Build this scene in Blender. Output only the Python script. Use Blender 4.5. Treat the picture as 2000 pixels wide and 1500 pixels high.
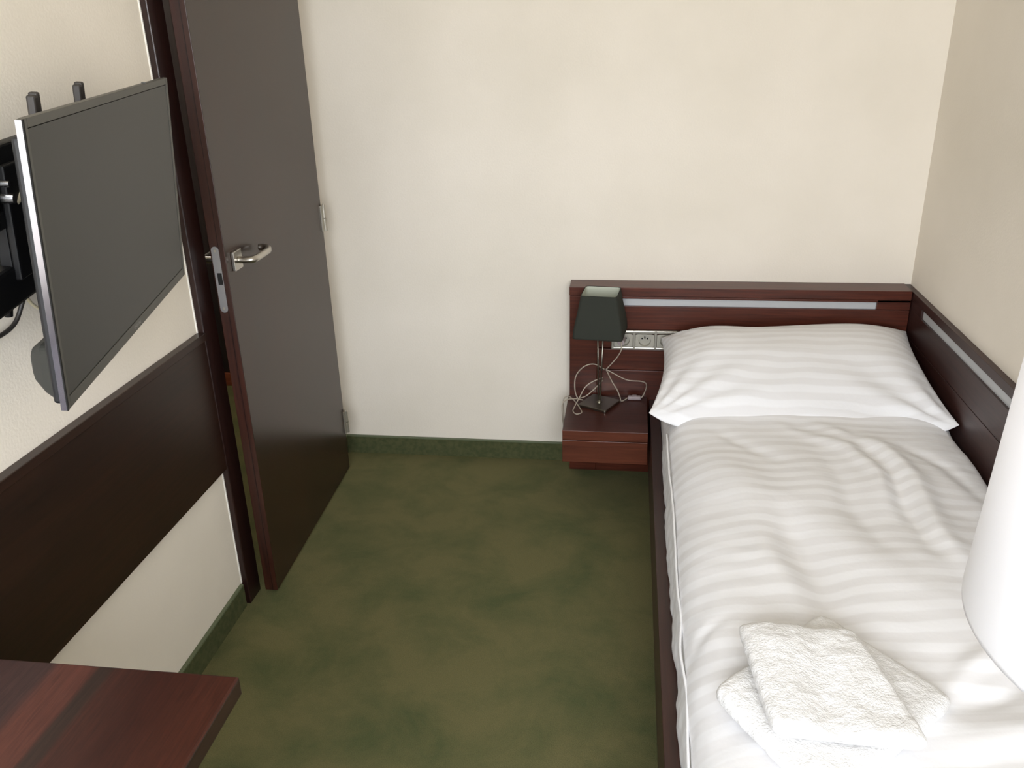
import bpy, bmesh, math, random
from math import sin, cos, pi, radians
from mathutils import Vector, Matrix, noise

for o in list(bpy.data.objects):
    bpy.data.objects.remove(o)
S = bpy.context.scene
COL = S.collection

# ------------------------------------------------------------------ camera
CAM = (1.13098, -3.04297, 1.61086)
RIGHT = Vector((0.9911688, 0.1302386, -0.0249453))
UP = Vector((-0.0276195, 0.386748, 0.9217717))
FWD = Vector((-0.1296978, 0.9129424, -0.3869297))
cd = bpy.data.cameras.new('camera')
cam = bpy.data.objects.new('camera', cd)
COL.objects.link(cam)
m = Matrix.Identity(4)
for r in range(3):
    m[r][0] = RIGHT[r]; m[r][1] = UP[r]; m[r][2] = -FWD[r]; m[r][3] = CAM[r]
cam.matrix_world = m
cd.sensor_width = 36.0
cd.sensor_fit = 'HORIZONTAL'
cd.lens = 36.0 * 1668.72 / 2000.0
cd.clip_start = 0.02
S.camera = cam

# ------------------------------------------------------------------ world, daylight, exposure
S.view_settings.view_transform = 'Standard'
S.view_settings.look = 'None'
S.view_settings.gamma = 1.0
S.view_settings.use_curve_mapping = False
S.view_settings.exposure = 0.82

W = bpy.data.worlds.new('overcast_sky')
S.world = W
W.use_nodes = True
nt = W.node_tree
nt.nodes.clear()
wo = nt.nodes.new('ShaderNodeOutputWorld')
wb = nt.nodes.new('ShaderNodeBackground')
wr = nt.nodes.new('ShaderNodeValToRGB')
tc = nt.nodes.new('ShaderNodeTexCoord')
sx = nt.nodes.new('ShaderNodeSeparateXYZ')
mr = nt.nodes.new('ShaderNodeMapRange')
mr.inputs['From Min'].default_value = -1.0
mr.inputs['From Max'].default_value = 1.0
nt.links.new(tc.outputs['Generated'], sx.inputs[0])
nt.links.new(sx.outputs['Z'], mr.inputs['Value'])
nt.links.new(mr.outputs[0], wr.inputs[0])
wr.color_ramp.elements[0].position = 0.42
wr.color_ramp.elements[0].color = (0.62, 0.62, 0.60, 1)
wr.color_ramp.elements[1].position = 0.56
wr.color_ramp.elements[1].color = (0.92, 0.96, 1.02, 1)
nt.links.new(wr.outputs[0], wb.inputs['Color'])
wb.inputs['Strength'].default_value = 7.9
nt.links.new(wb.outputs[0], wo.inputs['Surface'])

WX, YF, HZ = 2.116, -3.86, 2.6                  # room width, window wall, ceiling
WIN = (0.04, 2.07, 0.78, 2.35)                  # window x0 x1 z0 z1
pd = bpy.data.lights.new('window_portal', 'AREA')
pd.shape = 'RECTANGLE'
pd.size = WIN[1] - WIN[0]
pd.size_y = WIN[3] - WIN[2]
pd.cycles.is_portal = True
po = bpy.data.objects.new('window_portal', pd)
po.location = ((WIN[0] + WIN[1]) / 2, YF - 0.14, (WIN[2] + WIN[3]) / 2)
po.rotation_euler = (radians(90), 0, 0)   # faces +y, into the room
COL.objects.link(po)


def point_lamp(name, loc, power, radius, color):
    l = bpy.data.lights.new(name, 'POINT')
    l.energy = power
    l.shadow_soft_size = radius
    l.color = color
    o = bpy.data.objects.new(name, l)
    o.location = loc
    COL.objects.link(o)
    return o


point_lamp('shade_fill_light', (1.651, -2.371, 1.30), 1.2, 0.03, (1.0, 0.99, 0.98))  # fill light added inside the shade to lift it and the right wall
point_lamp('hall_fill_light', (-0.75, 0.0, 2.3), 9.0, 0.08, (1.0, 0.95, 0.86))  # added light, brightens the hall carpet beyond the door


# ------------------------------------------------------------------ materials
def srgb(r, g, b):
    def f(v):
        v /= 255.0
        return v / 12.92 if v <= 0.04045 else ((v + 0.055) / 1.055) ** 2.4
    return (f(r), f(g), f(b), 1.0)


def mat(name, color, rough=0.5, metal=0.0, spec=0.5, coat=0.0, coat_rough=0.1):
    M = bpy.data.materials.new(name)
    M.use_nodes = True
    b = M.node_tree.nodes['Principled BSDF']
    b.inputs['Base Color'].default_value = color
    b.inputs['Roughness'].default_value = rough
    b.inputs['Metallic'].default_value = metal
    b.inputs['Specular IOR Level'].default_value = spec
    b.inputs['Coat Weight'].default_value = coat
    b.inputs['Coat Roughness'].default_value = coat_rough
    return M, M.node_tree, b


def add_bump(t, b, scale, strength, dist=0.002, detail=4, coord='Object', stretch=(1, 1, 1)):
    tcn = t.nodes.new('ShaderNodeTexCoord')
    mp = t.nodes.new('ShaderNodeMapping')
    mp.inputs['Scale'].default_value = stretch
    n = t.nodes.new('ShaderNodeTexNoise')
    n.inputs['Scale'].default_value = scale
    n.inputs['Detail'].default_value = detail
    bp = t.nodes.new('ShaderNodeBump')
    bp.inputs['Strength'].default_value = strength
    bp.inputs['Distance'].default_value = dist
    t.links.new(tcn.outputs[coord], mp.inputs[0])
    t.links.new(mp.outputs[0], n.inputs['Vector'])
    t.links.new(n.outputs['Fac'], bp.inputs['Height'])
    t.links.new(bp.outputs[0], b.inputs['Normal'])
    return n


def noise_color(t, b, c1, c2, scale, detail=4, stretch=(1, 1, 1), lo=0.35, hi=0.65, rough=0.5, dist=0.0):
    tcn = t.nodes.new('ShaderNodeTexCoord')
    mp = t.nodes.new('ShaderNodeMapping')
    mp.inputs['Scale'].default_value = stretch
    n = t.nodes.new('ShaderNodeTexNoise')
    n.inputs['Scale'].default_value = scale
    n.inputs['Detail'].default_value = detail
    n.inputs['Roughness'].default_value = rough
    n.inputs['Distortion'].default_value = dist
    r = t.nodes.new('ShaderNodeValToRGB')
    r.color_ramp.elements[0].position = lo
    r.color_ramp.elements[0].color = c1
    r.color_ramp.elements[1].position = hi
    r.color_ramp.elements[1].color = c2
    t.links.new(tcn.outputs['Object'], mp.inputs[0])
    t.links.new(mp.outputs[0], n.inputs['Vector'])
    t.links.new(n.outputs['Fac'], r.inputs[0])
    t.links.new(r.outputs[0], b.inputs['Base Color'])
    return r, n


def wood(name, dark, light, axis='z', rough=0.34, spec=0.5, grain=1.0, coat=0.0):
    """stained veneer: fine stretched grain plus slow tone changes"""
    M, t, b = mat(name, light, rough, spec=spec, coat=coat, coat_rough=0.25)
    st = {'x': (1.5, 34, 34), 'y': (34, 1.5, 34), 'z': (34, 34, 1.5)}[axis]
    st2 = {'x': (0.6, 5, 5), 'y': (5, 0.6, 5), 'z': (5, 5, 0.6)}[axis]
    r, n = noise_color(t, b, dark, light, 3.2 * grain, 6, st, 0.3, 0.72, 0.62, 0.3)
    tcn = t.nodes.new('ShaderNodeTexCoord')
    mp = t.nodes.new('ShaderNodeMapping'); mp.inputs['Scale'].default_value = st2
    n2 = t.nodes.new('ShaderNodeTexNoise'); n2.inputs['Scale'].default_value = 1.3; n2.inputs['Detail'].default_value = 2
    t.links.new(tcn.outputs['Object'], mp.inputs[0]); t.links.new(mp.outputs[0], n2.inputs['Vector'])
    mx = t.nodes.new('ShaderNodeMix'); mx.data_type = 'RGBA'; mx.blend_type = 'MULTIPLY'
    r2 = t.nodes.new('ShaderNodeValToRGB')
    r2.color_ramp.elements[0].position = 0.3; r2.color_ramp.elements[0].color = (0.72, 0.72, 0.74, 1)
    r2.color_ramp.elements[1].position = 0.7; r2.color_ramp.elements[1].color = (1.15, 1.1, 1.05, 1)
    t.links.new(n2.outputs['Fac'], r2.inputs[0])
    mx.inputs[0].default_value = 1.0
    t.links.new(r.outputs[0], mx.inputs[6]); t.links.new(r2.outputs[0], mx.inputs[7])
    t.links.new(mx.outputs[2], b.inputs['Base Color'])
    bp = t.nodes.new('ShaderNodeBump'); bp.inputs['Strength'].default_value = 0.12; bp.inputs['Distance'].default_value = 0.0006
    t.links.new(n.outputs['Fac'], bp.inputs['Height']); t.links.new(bp.outputs[0], b.inputs['Normal'])
    return M


WALL, t, b = mat('cream_wall_paint', srgb(226, 218, 202), 0.85, spec=0.2)
noise_color(t, b, srgb(232, 224, 210), srgb(239, 231, 218), 2.2, 5)
add_bump(t, b, 160, 0.35, 0.0015)
CEIL, t, b = mat('white_ceiling_paint', srgb(238, 234, 226), 0.9, spec=0.2)
CAULK, t, b = mat('white_sealant', srgb(240, 236, 228), 0.6)

CARPET, t, b = mat('green_carpet', srgb(84, 84, 48), 0.95, spec=0.1)
b.inputs['Sheen Weight'].default_value = 0.25
b.inputs['Sheen Roughness'].default_value = 0.5
b.inputs['Sheen Tint'].default_value = srgb(140, 138, 100)
r, n = noise_color(t, b, srgb(82, 88, 58), srgb(107, 103, 70), 4.6, 9, (1, 1.1, 1), 0.32, 0.58, 0.64, 0.3)
nf = t.nodes.new('ShaderNodeTexNoise'); nf.inputs['Scale'].default_value = 420; nf.inputs['Detail'].default_value = 3
tcn = t.nodes.new('ShaderNodeTexCoord'); t.links.new(tcn.outputs['Object'], nf.inputs['Vector'])
rf = t.nodes.new('ShaderNodeValToRGB')
rf.color_ramp.elements[0].position = 0.3; rf.color_ramp.elements[0].color = (0.8, 0.8, 0.8, 1)
rf.color_ramp.elements[1].position = 0.7; rf.color_ramp.elements[1].color = (1.15, 1.15, 1.12, 1)
t.links.new(nf.outputs['Fac'], rf.inputs[0])
mx = t.nodes.new('ShaderNodeMix'); mx.data_type = 'RGBA'; mx.blend_type = 'MULTIPLY'; mx.inputs[0].default_value = 1
t.links.new(r.outputs[0], mx.inputs[6]); t.links.new(rf.outputs[0], mx.inputs[7])
t.links.new(mx.outputs[2], b.inputs['Base Color'])
bp = t.nodes.new('ShaderNodeBump'); bp.inputs['Strength'].default_value = 0.6; bp.inputs['Distance'].default_value = 0.003
t.links.new(nf.outputs['Fac'], bp.inputs['Height']); t.links.new(bp.outputs[0], b.inputs['Normal'])

BASEC, t, b = mat('green_carpet_skirting', srgb(72, 82, 50), 0.95, spec=0.1)
noise_color(t, b, srgb(70, 76, 50), srgb(86, 88, 60), 60, 6)
add_bump(t, b, 420, 0.5, 0.002)
BASECAP, t, b = mat('green_skirting_cap', srgb(96, 104, 78), 0.5)

DOORW = wood('door_veneer', srgb(40, 23, 15), srgb(54, 33, 23), 'z', 0.27, 0.52, 1.0)
EDGEW = wood('door_edge_veneer', srgb(38, 16, 9), srgb(66, 32, 20), 'z', 0.42)
FRAMEW = wood('door_frame_wood', srgb(26, 12, 11), srgb(42, 20, 17), 'z', 0.36)
PANELW = wood('wall_board_wood', srgb(32, 18, 12), srgb(48, 28, 19), 'y', 0.34)
HEADW = wood('headboard_wood', srgb(56, 25, 17), srgb(92, 45, 31), 'x', 0.32, 0.42)
SIDEW = wood('side_board_wood', srgb(42, 23, 20), srgb(66, 39, 34), 'y', 0.38)
RAILW = wood('bed_rail_wood', srgb(44, 24, 20), srgb(66, 38, 32), 'y', 0.40)
NSTOPW = wood('nightstand_top_wood', srgb(56, 28, 22), srgb(84, 44, 34), 'x', 0.30, 0.4)
NSFRW = wood('nightstand_front_wood', srgb(74, 36, 24), srgb(108, 58, 40), 'x', 0.36)

# desk top: strips of differently toned veneer running away from the window
DESKW, t, b = mat('desk_veneer', srgb(96, 40, 26), 0.38, spec=0.35)
r, n = noise_color(t, b, (0.55, 0.52, 0.52, 1), (1.28, 1.26, 1.24, 1), 5.5, 10, (34, 2.0, 34), 0.30, 0.68, 0.72, 0.8)
tcn = t.nodes.new('ShaderNodeTexCoord'); sp = t.nodes.new('ShaderNodeSeparateXYZ')
t.links.new(tcn.outputs['Object'], sp.inputs[0])
nw = t.nodes.new('ShaderNodeTexNoise'); nw.inputs['Scale'].default_value = 5
t.links.new(tcn.outputs['Object'], nw.inputs['Vector'])
ma = t.nodes.new('ShaderNodeMath'); ma.operation = 'MULTIPLY_ADD'; ma.inputs[1].default_value = 0.006
t.links.new(nw.outputs['Fac'], ma.inputs[0]); t.links.new(sp.outputs['X'], ma.inputs[2])
rr = t.nodes.new('ShaderNodeValToRGB')
cr = rr.color_ramp
stops = [(0.0, srgb(60, 40, 38)), (0.27, srgb(58, 38, 36)), (0.292, srgb(84, 46, 37)), (0.345, srgb(76, 41, 33)),
         (0.350, srgb(46, 32, 26)), (0.372, srgb(47, 31, 25)), (0.378, srgb(58, 29, 22)), (0.45, srgb(50, 22, 16)), (0.56, srgb(62, 29, 19))]
cr.elements[0].position, cr.elements[0].color = stops[0]
cr.elements[1].position, cr.elements[1].color = stops[-1]
for p_, c_ in stops[1:-1]:
    e_ = cr.elements.new(p_); e_.color = c_
t.links.new(ma.outputs[0], rr.inputs[0])
mx = t.nodes.new('ShaderNodeMix'); mx.data_type = 'RGBA'; mx.blend_type = 'MULTIPLY'; mx.inputs[0].default_value = 1
t.links.new(rr.outputs[0], mx.inputs[6]); t.links.new(r.outputs[0], mx.inputs[7]); t.links.new(mx.outputs[2], b.inputs['Base Color'])
DESKEDGE = wood('desk_edge_wood', srgb(42, 27, 17), srgb(60, 40, 26), 'y', 0.45)

STEEL, t, b = mat('brushed_steel', srgb(190, 186, 178), 0.28, metal=1.0)
add_bump(t, b, 60, 0.15, 0.0004, stretch=(1, 30, 1))
LAMPST, t, b = mat('lamp_brushed_nickel', srgb(150, 146, 134), 0.3, metal=1.0)
add_bump(t, b, 60, 0.12, 0.0004, stretch=(30, 1, 1))
LOCKST, t, b = mat('zinc_lock_plate', srgb(165, 165, 168), 0.42, metal=0.9)
HINGE, t, b = mat('hinge_steel', srgb(185, 180, 168), 0.4, metal=0.8)
NEARBLACK, t, b = mat('near_black', srgb(14, 13, 12), 0.8)
SLOTM, t, b = mat('pale_inlay_strip', srgb(186, 188, 190), 0.35, spec=0.6)
SOCKF, t, b = mat('silver_plastic_frame', srgb(186, 182, 172), 0.3, metal=0.55)
SOCKI, t, b = mat('silver_plastic_insert', srgb(176, 172, 160), 0.42, metal=0.2)

SCREEN, t, b = mat('matte_dark_screen', srgb(38, 38, 34), 0.36, spec=0.45)
BEZEL, t, b = mat('charcoal_bezel', srgb(74, 73, 67), 0.42, spec=0.5)
TVSIDE, t, b = mat('gloss_satin_edge', srgb(226, 226, 240), 0.14, metal=1.0)
TVBACK, t, b = mat('dark_grey_tv_casing', srgb(22, 23, 26), 0.5)
TVLOW, t, b = mat('grey_tv_housing', srgb(44, 46, 44), 0.5)
BLACK, t, b = mat('black_steel_mount', srgb(8, 8, 10), 0.55, spec=0.3)
RAILG, t, b = mat('dark_mount_rail', srgb(54, 50, 47), 0.5)
BOLT, t, b = mat('bright_bolt', srgb(225, 225, 225), 0.2, metal=1.0)
LOGO, t, b = mat('pale_grey_print', srgb(140, 138, 134), 0.5)
CABB, t, b = mat('black_cable', srgb(32, 29, 27), 0.5)
CABC, t, b = mat('cream_cable', srgb(206, 196, 168), 0.5)
CORDM, t, b = mat('pale_lamp_cord', srgb(170, 158, 142), 0.35)
CORDSW, t, b = mat('pale_cord_switch', srgb(158, 145, 146), 0.45)
SHADED, t, b = mat('dark_grey_green_shade_fabric', srgb(52, 54, 48), 0.9, spec=0.2)
add_bump(t, b, 700, 0.3, 0.0006)
SHADEL, t, b = mat('pale_shade_lining', srgb(196, 200, 184), 0.8)
LAMPB, t, b = mat('bulb_glass', srgb(235, 235, 228), 0.3)


def striped(name, c1, c2, period, r1, r2, wob):
    M, t, b = mat(name, c1, r1, spec=0.35)
    uvn = t.nodes.new('ShaderNodeUVMap'); uvn.uv_map = 'UVMap'
    sp = t.nodes.new('ShaderNodeSeparateXYZ'); t.links.new(uvn.outputs[0], sp.inputs[0])
    n = t.nodes.new('ShaderNodeTexNoise'); n.inputs['Scale'].default_value = 4.2; n.inputs['Detail'].default_value = 1.5
    t.links.new(uvn.outputs[0], n.inputs['Vector'])
    a = t.nodes.new('ShaderNodeMath'); a.operation = 'MULTIPLY_ADD'; a.inputs[1].default_value = wob
    t.links.new(n.outputs['Fac'], a.inputs[0]); t.links.new(sp.outputs['Y'], a.inputs[2])
    k = t.nodes.new('ShaderNodeMath'); k.operation = 'MULTIPLY'; k.inputs[1].default_value = 2 * pi / period
    t.links.new(a.outputs[0], k.inputs[0])
    s = t.nodes.new('ShaderNodeMath'); s.operation = 'SINE'; t.links.new(k.outputs[0], s.inputs[0])
    mp = t.nodes.new('ShaderNodeMapRange'); mp.interpolation_type = 'SMOOTHSTEP'
    mp.inputs['From Min'].default_value = -0.45; mp.inputs['From Max'].default_value = 0.45
    t.links.new(s.outputs[0], mp.inputs['Value'])
    mx = t.nodes.new('ShaderNodeMix'); mx.data_type = 'RGBA'
    mx.inputs[6].default_value = c1; mx.inputs[7].default_value = c2
    t.links.new(mp.outputs[0], mx.inputs[0]); t.links.new(mx.outputs[2], b.inputs['Base Color'])
    mr2 = t.nodes.new('ShaderNodeMapRange'); mr2.inputs['To Min'].default_value = r1; mr2.inputs['To Max'].default_value = r2
    t.links.new(mp.outputs[0], mr2.inputs['Value']); t.links.new(mr2.outputs[0], b.inputs['Roughness'])
    b.inputs['Sheen Weight'].default_value = 0.1
    n2 = t.nodes.new('ShaderNodeTexNoise'); n2.inputs['Scale'].default_value = 14; n2.inputs['Detail'].default_value = 5
    tc2 = t.nodes.new('ShaderNodeTexCoord'); t.links.new(tc2.outputs['Object'], n2.inputs['Vector'])
    bp = t.nodes.new('ShaderNodeBump'); bp.inputs['Strength'].default_value = 0.22; bp.inputs['Distance'].default_value = 0.008
    t.links.new(n2.outputs['Fac'], bp.inputs['Height']); t.links.new(bp.outputs[0], b.inputs['Normal'])
    return M


SATIN = striped('white_satin_stripe_cotton', srgb(238, 238, 240), srgb(229, 228, 229), 0.055, 0.55, 0.7, 0.07)
SHEET, t, b = mat('white_sheet', srgb(226, 226, 230), 0.8, spec=0.2)
add_bump(t, b, 12, 0.3, 0.01)
TERRY, t, b = mat('white_terry', srgb(229, 228, 227), 0.95, spec=0.1)
b.inputs['Sheen Weight'].default_value = 0.1
tcn = t.nodes.new('ShaderNodeTexCoord')
v = t.nodes.new('ShaderNodeTexVoronoi'); v.inputs['Scale'].default_value = 330
t.links.new(tcn.outputs['Object'], v.inputs['Vector'])
n = t.nodes.new('ShaderNodeTexNoise'); n.inputs['Scale'].default_value = 210; n.inputs['Detail'].default_value = 3
t.links.new(tcn.outputs['Object'], n.inputs['Vector'])
ad = t.nodes.new('ShaderNodeMath'); ad.operation = 'MULTIPLY_ADD'; ad.inputs[1].default_value = 0.22
t.links.new(v.outputs['Distance'], ad.inputs[0]); t.links.new(n.outputs['Fac'], ad.inputs[2])
bp = t.nodes.new('ShaderNodeBump'); bp.inputs['Strength'].default_value = 0.7; bp.inputs['Distance'].default_value = 0.003
t.links.new(ad.outputs[0], bp.inputs['Height']); t.links.new(bp.outputs[0], b.inputs['Normal'])

# translucent white fabric of the tall lamp shade
WSHADE, t, b = mat('white_translucent_shade', srgb(250, 250, 252), 0.8, spec=0.2)
tr = t.nodes.new('ShaderNodeBsdfTranslucent'); tr.inputs['Color'].default_value = srgb(252, 252, 254)
mxs = t.nodes.new('ShaderNodeMixShader'); mxs.inputs[0].default_value = 0.5
out = t.nodes['Material Output']
t.links.new(b.outputs[0], mxs.inputs[1]); t.links.new(tr.outputs[0], mxs.inputs[2]); t.links.new(mxs.outputs[0], out.inputs['Surface'])
WPLAST, t, b = mat('white_window_plastic', srgb(236, 236, 234), 0.4)
GLASS = bpy.data.materials.new('window_glass'); GLASS.use_nodes = True
t = GLASS.node_tree; t.nodes.clear()
o_ = t.nodes.new('ShaderNodeOutputMaterial'); g1 = t.nodes.new('ShaderNodeBsdfTransparent'); g2 = t.nodes.new('ShaderNodeBsdfGlossy')
g2.inputs['Roughness'].default_value = 0.02
fr = t.nodes.new('ShaderNodeFresnel'); fr.inputs[0].default_value = 1.3; ms = t.nodes.new('ShaderNodeMixShader')
t.links.new(fr.outputs[0], ms.inputs[0]); t.links.new(g1.outputs[0], ms.inputs[1]); t.links.new(g2.outputs[0], ms.inputs[2]); t.links.new(ms.outputs[0], o_.inputs[0])


# ------------------------------------------------------------------ mesh helpers
def link(name, bm, material, parent=None, smooth=False, matrix=None):
    me = bpy.data.meshes.new(name)
    bmesh.ops.recalc_face_normals(bm, faces=bm.faces)
    bm.to_mesh(me)
    bm.free()
    mats = material if isinstance(material, (list, tuple)) else [material]
    for k in mats:
        me.materials.append(k)
    if smooth:
        for p in me.polygons:
            p.use_smooth = True
    o = bpy.data.objects.new(name, me)
    COL.objects.link(o)
    if parent is not None:
        o.parent = parent
    if matrix is not None:
        o.matrix_local = matrix
    return o


def tag(o, label=None, cat=None, group=None, kind=None):
    if label: o['label'] = label
    if cat: o['category'] = cat
    if group: o['group'] = group
    if kind: o['kind'] = kind
    return o


def empty(name, loc=(0, 0, 0), matrix=None):
    o = bpy.data.objects.new(name, None)
    o.empty_display_size = 0.05
    COL.objects.link(o)
    if matrix is not None:
        o.matrix_world = matrix
    else:
        o.location = loc
    return o


def box(bm, x0, x1, y0, y1, z0, z1, bev=0.0, seg=2, mi=0):
    t = bmesh.new()
    vs = [t.verts.new((x, y, z)) for x in (x0, x1) for y in (y0, y1) for z in (z0, z1)]
    for f in ((0, 1, 3, 2), (4, 6, 7, 5), (0, 4, 5, 1), (2, 3, 7, 6), (0, 2, 6, 4), (1, 5, 7, 3)):
        t.faces.new([vs[i] for i in f])
    if bev > 0:
        bmesh.ops.bevel(t, geom=list(t.edges), offset=bev, segments=seg, profile=0.5, affect='EDGES')
    for f in t.faces:
        f.material_index = mi
    merge(bm, t)


def merge(bm, t, mtx=None):
    if mtx is not None:
        bmesh.ops.transform(t, matrix=mtx, verts=t.verts)
    me = bpy.data.meshes.new('tmp')
    t.to_mesh(me)
    t.free()
    bm.from_mesh(me)
    bpy.data.meshes.remove(me)


def bxo(name, dims, material, parent=None, bev=0.0015):
    bm = bmesh.new()
    box(bm, *dims, bev=bev)
    return link(name, bm, material, parent)


def cyl(bm, p0, p1, r0, r1=None, n=20, cap=True):
    r1 = r0 if r1 is None else r1
    p0, p1 = Vector(p0), Vector(p1)
    ax = (p1 - p0).normalized()
    a = ax.orthogonal().normalized()
    b2 = ax.cross(a)
    A = [bm.verts.new(p0 + r0 * (cos(2 * pi * i / n) * a + sin(2 * pi * i / n) * b2)) for i in range(n)]
    B = [bm.verts.new(p1 + r1 * (cos(2 * pi * i / n) * a + sin(2 * pi * i / n) * b2)) for i in range(n)]
    for i in range(n):
        bm.faces.new((A[i], A[(i + 1) % n], B[(i + 1) % n], B[i]))
    if cap:
        bm.faces.new(A[::-1]); bm.faces.new(B)


def catmull(pts, k=8):
    P = [Vector(p) for p in pts]
    P = [P[0] * 2 - P[1]] + P + [P[-1] * 2 - P[-2]]
    out = []
    for i in range(1, len(P) - 2):
        for j in range(k):
            s = j / k
            a, b_, c, d = P[i - 1], P[i], P[i + 1], P[i + 2]
            out.append(0.5 * ((2 * b_) + (c - a) * s + (2 * a - 5 * b_ + 4 * c - d) * s * s + (3 * b_ - a - 3 * c + d) * s ** 3))
    out.append(P[-2])
    return out


def tube(bm, pts, r, n=8, k=8, flat=1.0):
    P = catmull(pts, k) if k else [Vector(p) for p in pts]
    prev = None
    rings = []
    nrm = (P[1] - P[0]).normalized().orthogonal().normalized()
    for i, p in enumerate(P):
        d = (P[min(i + 1, len(P) - 1)] - P[max(i - 1, 0)]).normalized()
        nrm = (nrm - d * nrm.dot(d)).normalized()
        b2 = d.cross(nrm)
        rings.append([bm.verts.new(p + r * (cos(2 * pi * j / n) * nrm + flat * sin(2 * pi * j / n) * b2)) for j in range(n)])
    for A, B in zip(rings, rings[1:]):
        for j in range(n):
            bm.faces.new((A[j], A[(j + 1) % n], B[(j + 1) % n], B[j]))
    bm.faces.new(rings[0][::-1]); bm.faces.new(rings[-1])


def lathe(bm, prof, n=48, c=(0, 0), closed=False):
    rings = [[bm.verts.new((c[0] + r * cos(2 * pi * i / n), c[1] + r * sin(2 * pi * i / n), z)) for i in range(n)] for r, z in prof]
    pairs = list(zip(rings, rings[1:])) + ([(rings[-1], rings[0])] if closed else [])
    for A, B in pairs:
        for i in range(n):
            bm.faces.new((A[i], A[(i + 1) % n], B[(i + 1) % n], B[i]))
    if not closed:
        bm.faces.new(rings[0][::-1]); bm.faces.new(rings[-1])


def struct(name, boxes, material, bev=0.0):
    bm = bmesh.new()
    for d in boxes:
        box(bm, *d, bev=bev)
    o = link(name, bm, material)
    o['kind'] = 'structure'
    return o


# ------------------------------------------------------------------ the room shell
DY0, DY1, DZ = -0.945, -0.14, 2.03              # doorway in the left wall
T = 0.12
struct('floor', [(-1.45, WX + T, YF - T, 1.3, -0.06, 0.0)], CARPET)
struct('ceiling', [(-1.45, WX + T, YF - T, 1.3, HZ, HZ + 0.06)], CEIL)
struct('wall_back', [(0.0, WX + T, 0.0, T, 0, HZ)], WALL)
struct('wall_right', [(WX, WX + T, YF - T, 0.0, 0, HZ)], WALL)
struct('wall_left', [(-T, 0, YF - T, DY0 - 0.02, 0, HZ), (-T, 0, DY1 + 0.02, T, 0, HZ), (-T, 0, DY0 - 0.02, DY1 + 0.02, DZ + 0.02, HZ)], WALL)
x0, x1, z0, z1 = WIN
struct('wall_front', [(0, x0, YF - T, YF, 0, HZ), (x1, WX, YF - T, YF, 0, HZ), (x0, x1, YF - T, YF, 0, z0), (x0, x1, YF - T, YF, z1, HZ)], WALL)
struct('wall_hall_left', [(-1.45, -1.35, -1.5, 1.3, 0, HZ)], WALL)
struct('wall_hall_back', [(-1.35, 0.0, 1.2, 1.3, 0, HZ)], WALL)
struct('wall_hall_right', [(-0.04, 0.0, T, 1.2, 0, HZ)], WALL)
struct('wall_hall_front', [(-1.35, -T, -1.5, -1.4, 0, HZ)], WALL)

# window behind the photographer
win = tag(empty('window_1', ((x0 + x1) / 2, YF - 0.06, z0)), kind='structure')
ox, oy, oz = win.location
bm = bmesh.new()
fw = 0.06
hw = (x1 - x0) / 2; hh_ = z1 - z0
for d in ((-hw, hw, -.03, .03, 0, fw), (-hw, hw, -.03, .03, hh_ - fw, hh_), (-hw, -hw + fw, -.03, .03, fw, hh_ - fw), (hw - fw, hw, -.03, .03, fw, hh_ - fw), (-.05, .05, -.03, .03, fw, hh_ - fw)):
    box(bm, *d, bev=0.003)
link('window_frame', bm, WPLAST, win)
for sgn in (-1, 1):
    xa, xb = (-hw + fw, -.05) if sgn < 0 else (.05, hw - fw)
    bxo('window_pane', (xa, xb, -.004, .004, fw, hh_ - fw), GLASS, win, 0)
bxo('window_sill', (-hw - .04, hw + .04, .03, .2, -.03, 0.0), WPLAST, win, 0.004)

# skirting of carpet with a narrow cap
HB = 0.078


def skirting(name, d):
    xa, xb, ya, yb = d
    bm = bmesh.new()
    box(bm, xa, xb, ya, yb, 0, HB - 0.006)
    o = link(name, bm, BASEC)
    o['kind'] = 'structure'
    bm = bmesh.new()
    box(bm, xa, xb, ya, yb, HB - 0.006, HB, bev=0.001)
    link('skirting_cap', bm, BASECAP, o)
    return o


skirting('baseboard_back', (0.0, 0.935, -0.011, 0.0))
skirting('baseboard_left', (0.0, 0.011, YF, -1.03))
skirting('baseboard_front', (0.011, WX, YF, YF + 0.011))
skirting('baseboard_left_end', (0.0, 0.011, -0.055, -0.011))

# ------------------------------------------------------------------ doorway frame and door
fr_ = tag(empty('trim_1', (0, 0, 0)), kind='structure')
# near casing with its edge slightly rounded; far casing; head; jamb lining
bxo('casing', (0.0, 0.020, -1.020, DY0, 0.0, DZ + 0.075), FRAMEW, fr_, 0.003)
bxo('casing', (0.0, 0.020, DY1, -0.065, 0.0, DZ + 0.075), FRAMEW, fr_, 0.003)
bxo('head_casing', (0.0, 0.020, DY0, DY1, DZ, DZ + 0.075), FRAMEW, fr_, 0.003)
bxo('jamb_lining', (-T - 0.012, -0.0005, DY0 - 0.0199, DY0, 0.0, DZ), FRAMEW, fr_, 0.001)
bxo('jamb_lining', (-T - 0.012, -0.0005, DY1, DY1 + 0.0199, 0.0, DZ), FRAMEW, fr_, 0.001)
bxo('head_lining', (-T - 0.012, -0.0005, DY0, DY1, DZ, DZ + 0.0199), FRAMEW, fr_, 0.001)
bxo('sealant_line', (0.0, 0.0035, -1.0245, -1.020, 0.078, DZ + 0.075), CAULK, fr_, 0.001)

A = Vector((0.0596, -0.152, 0))
ang = 0.027
door = tag(empty('door_1', A), kind='structure')
door.rotation_euler = (0, 0, ang)
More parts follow.
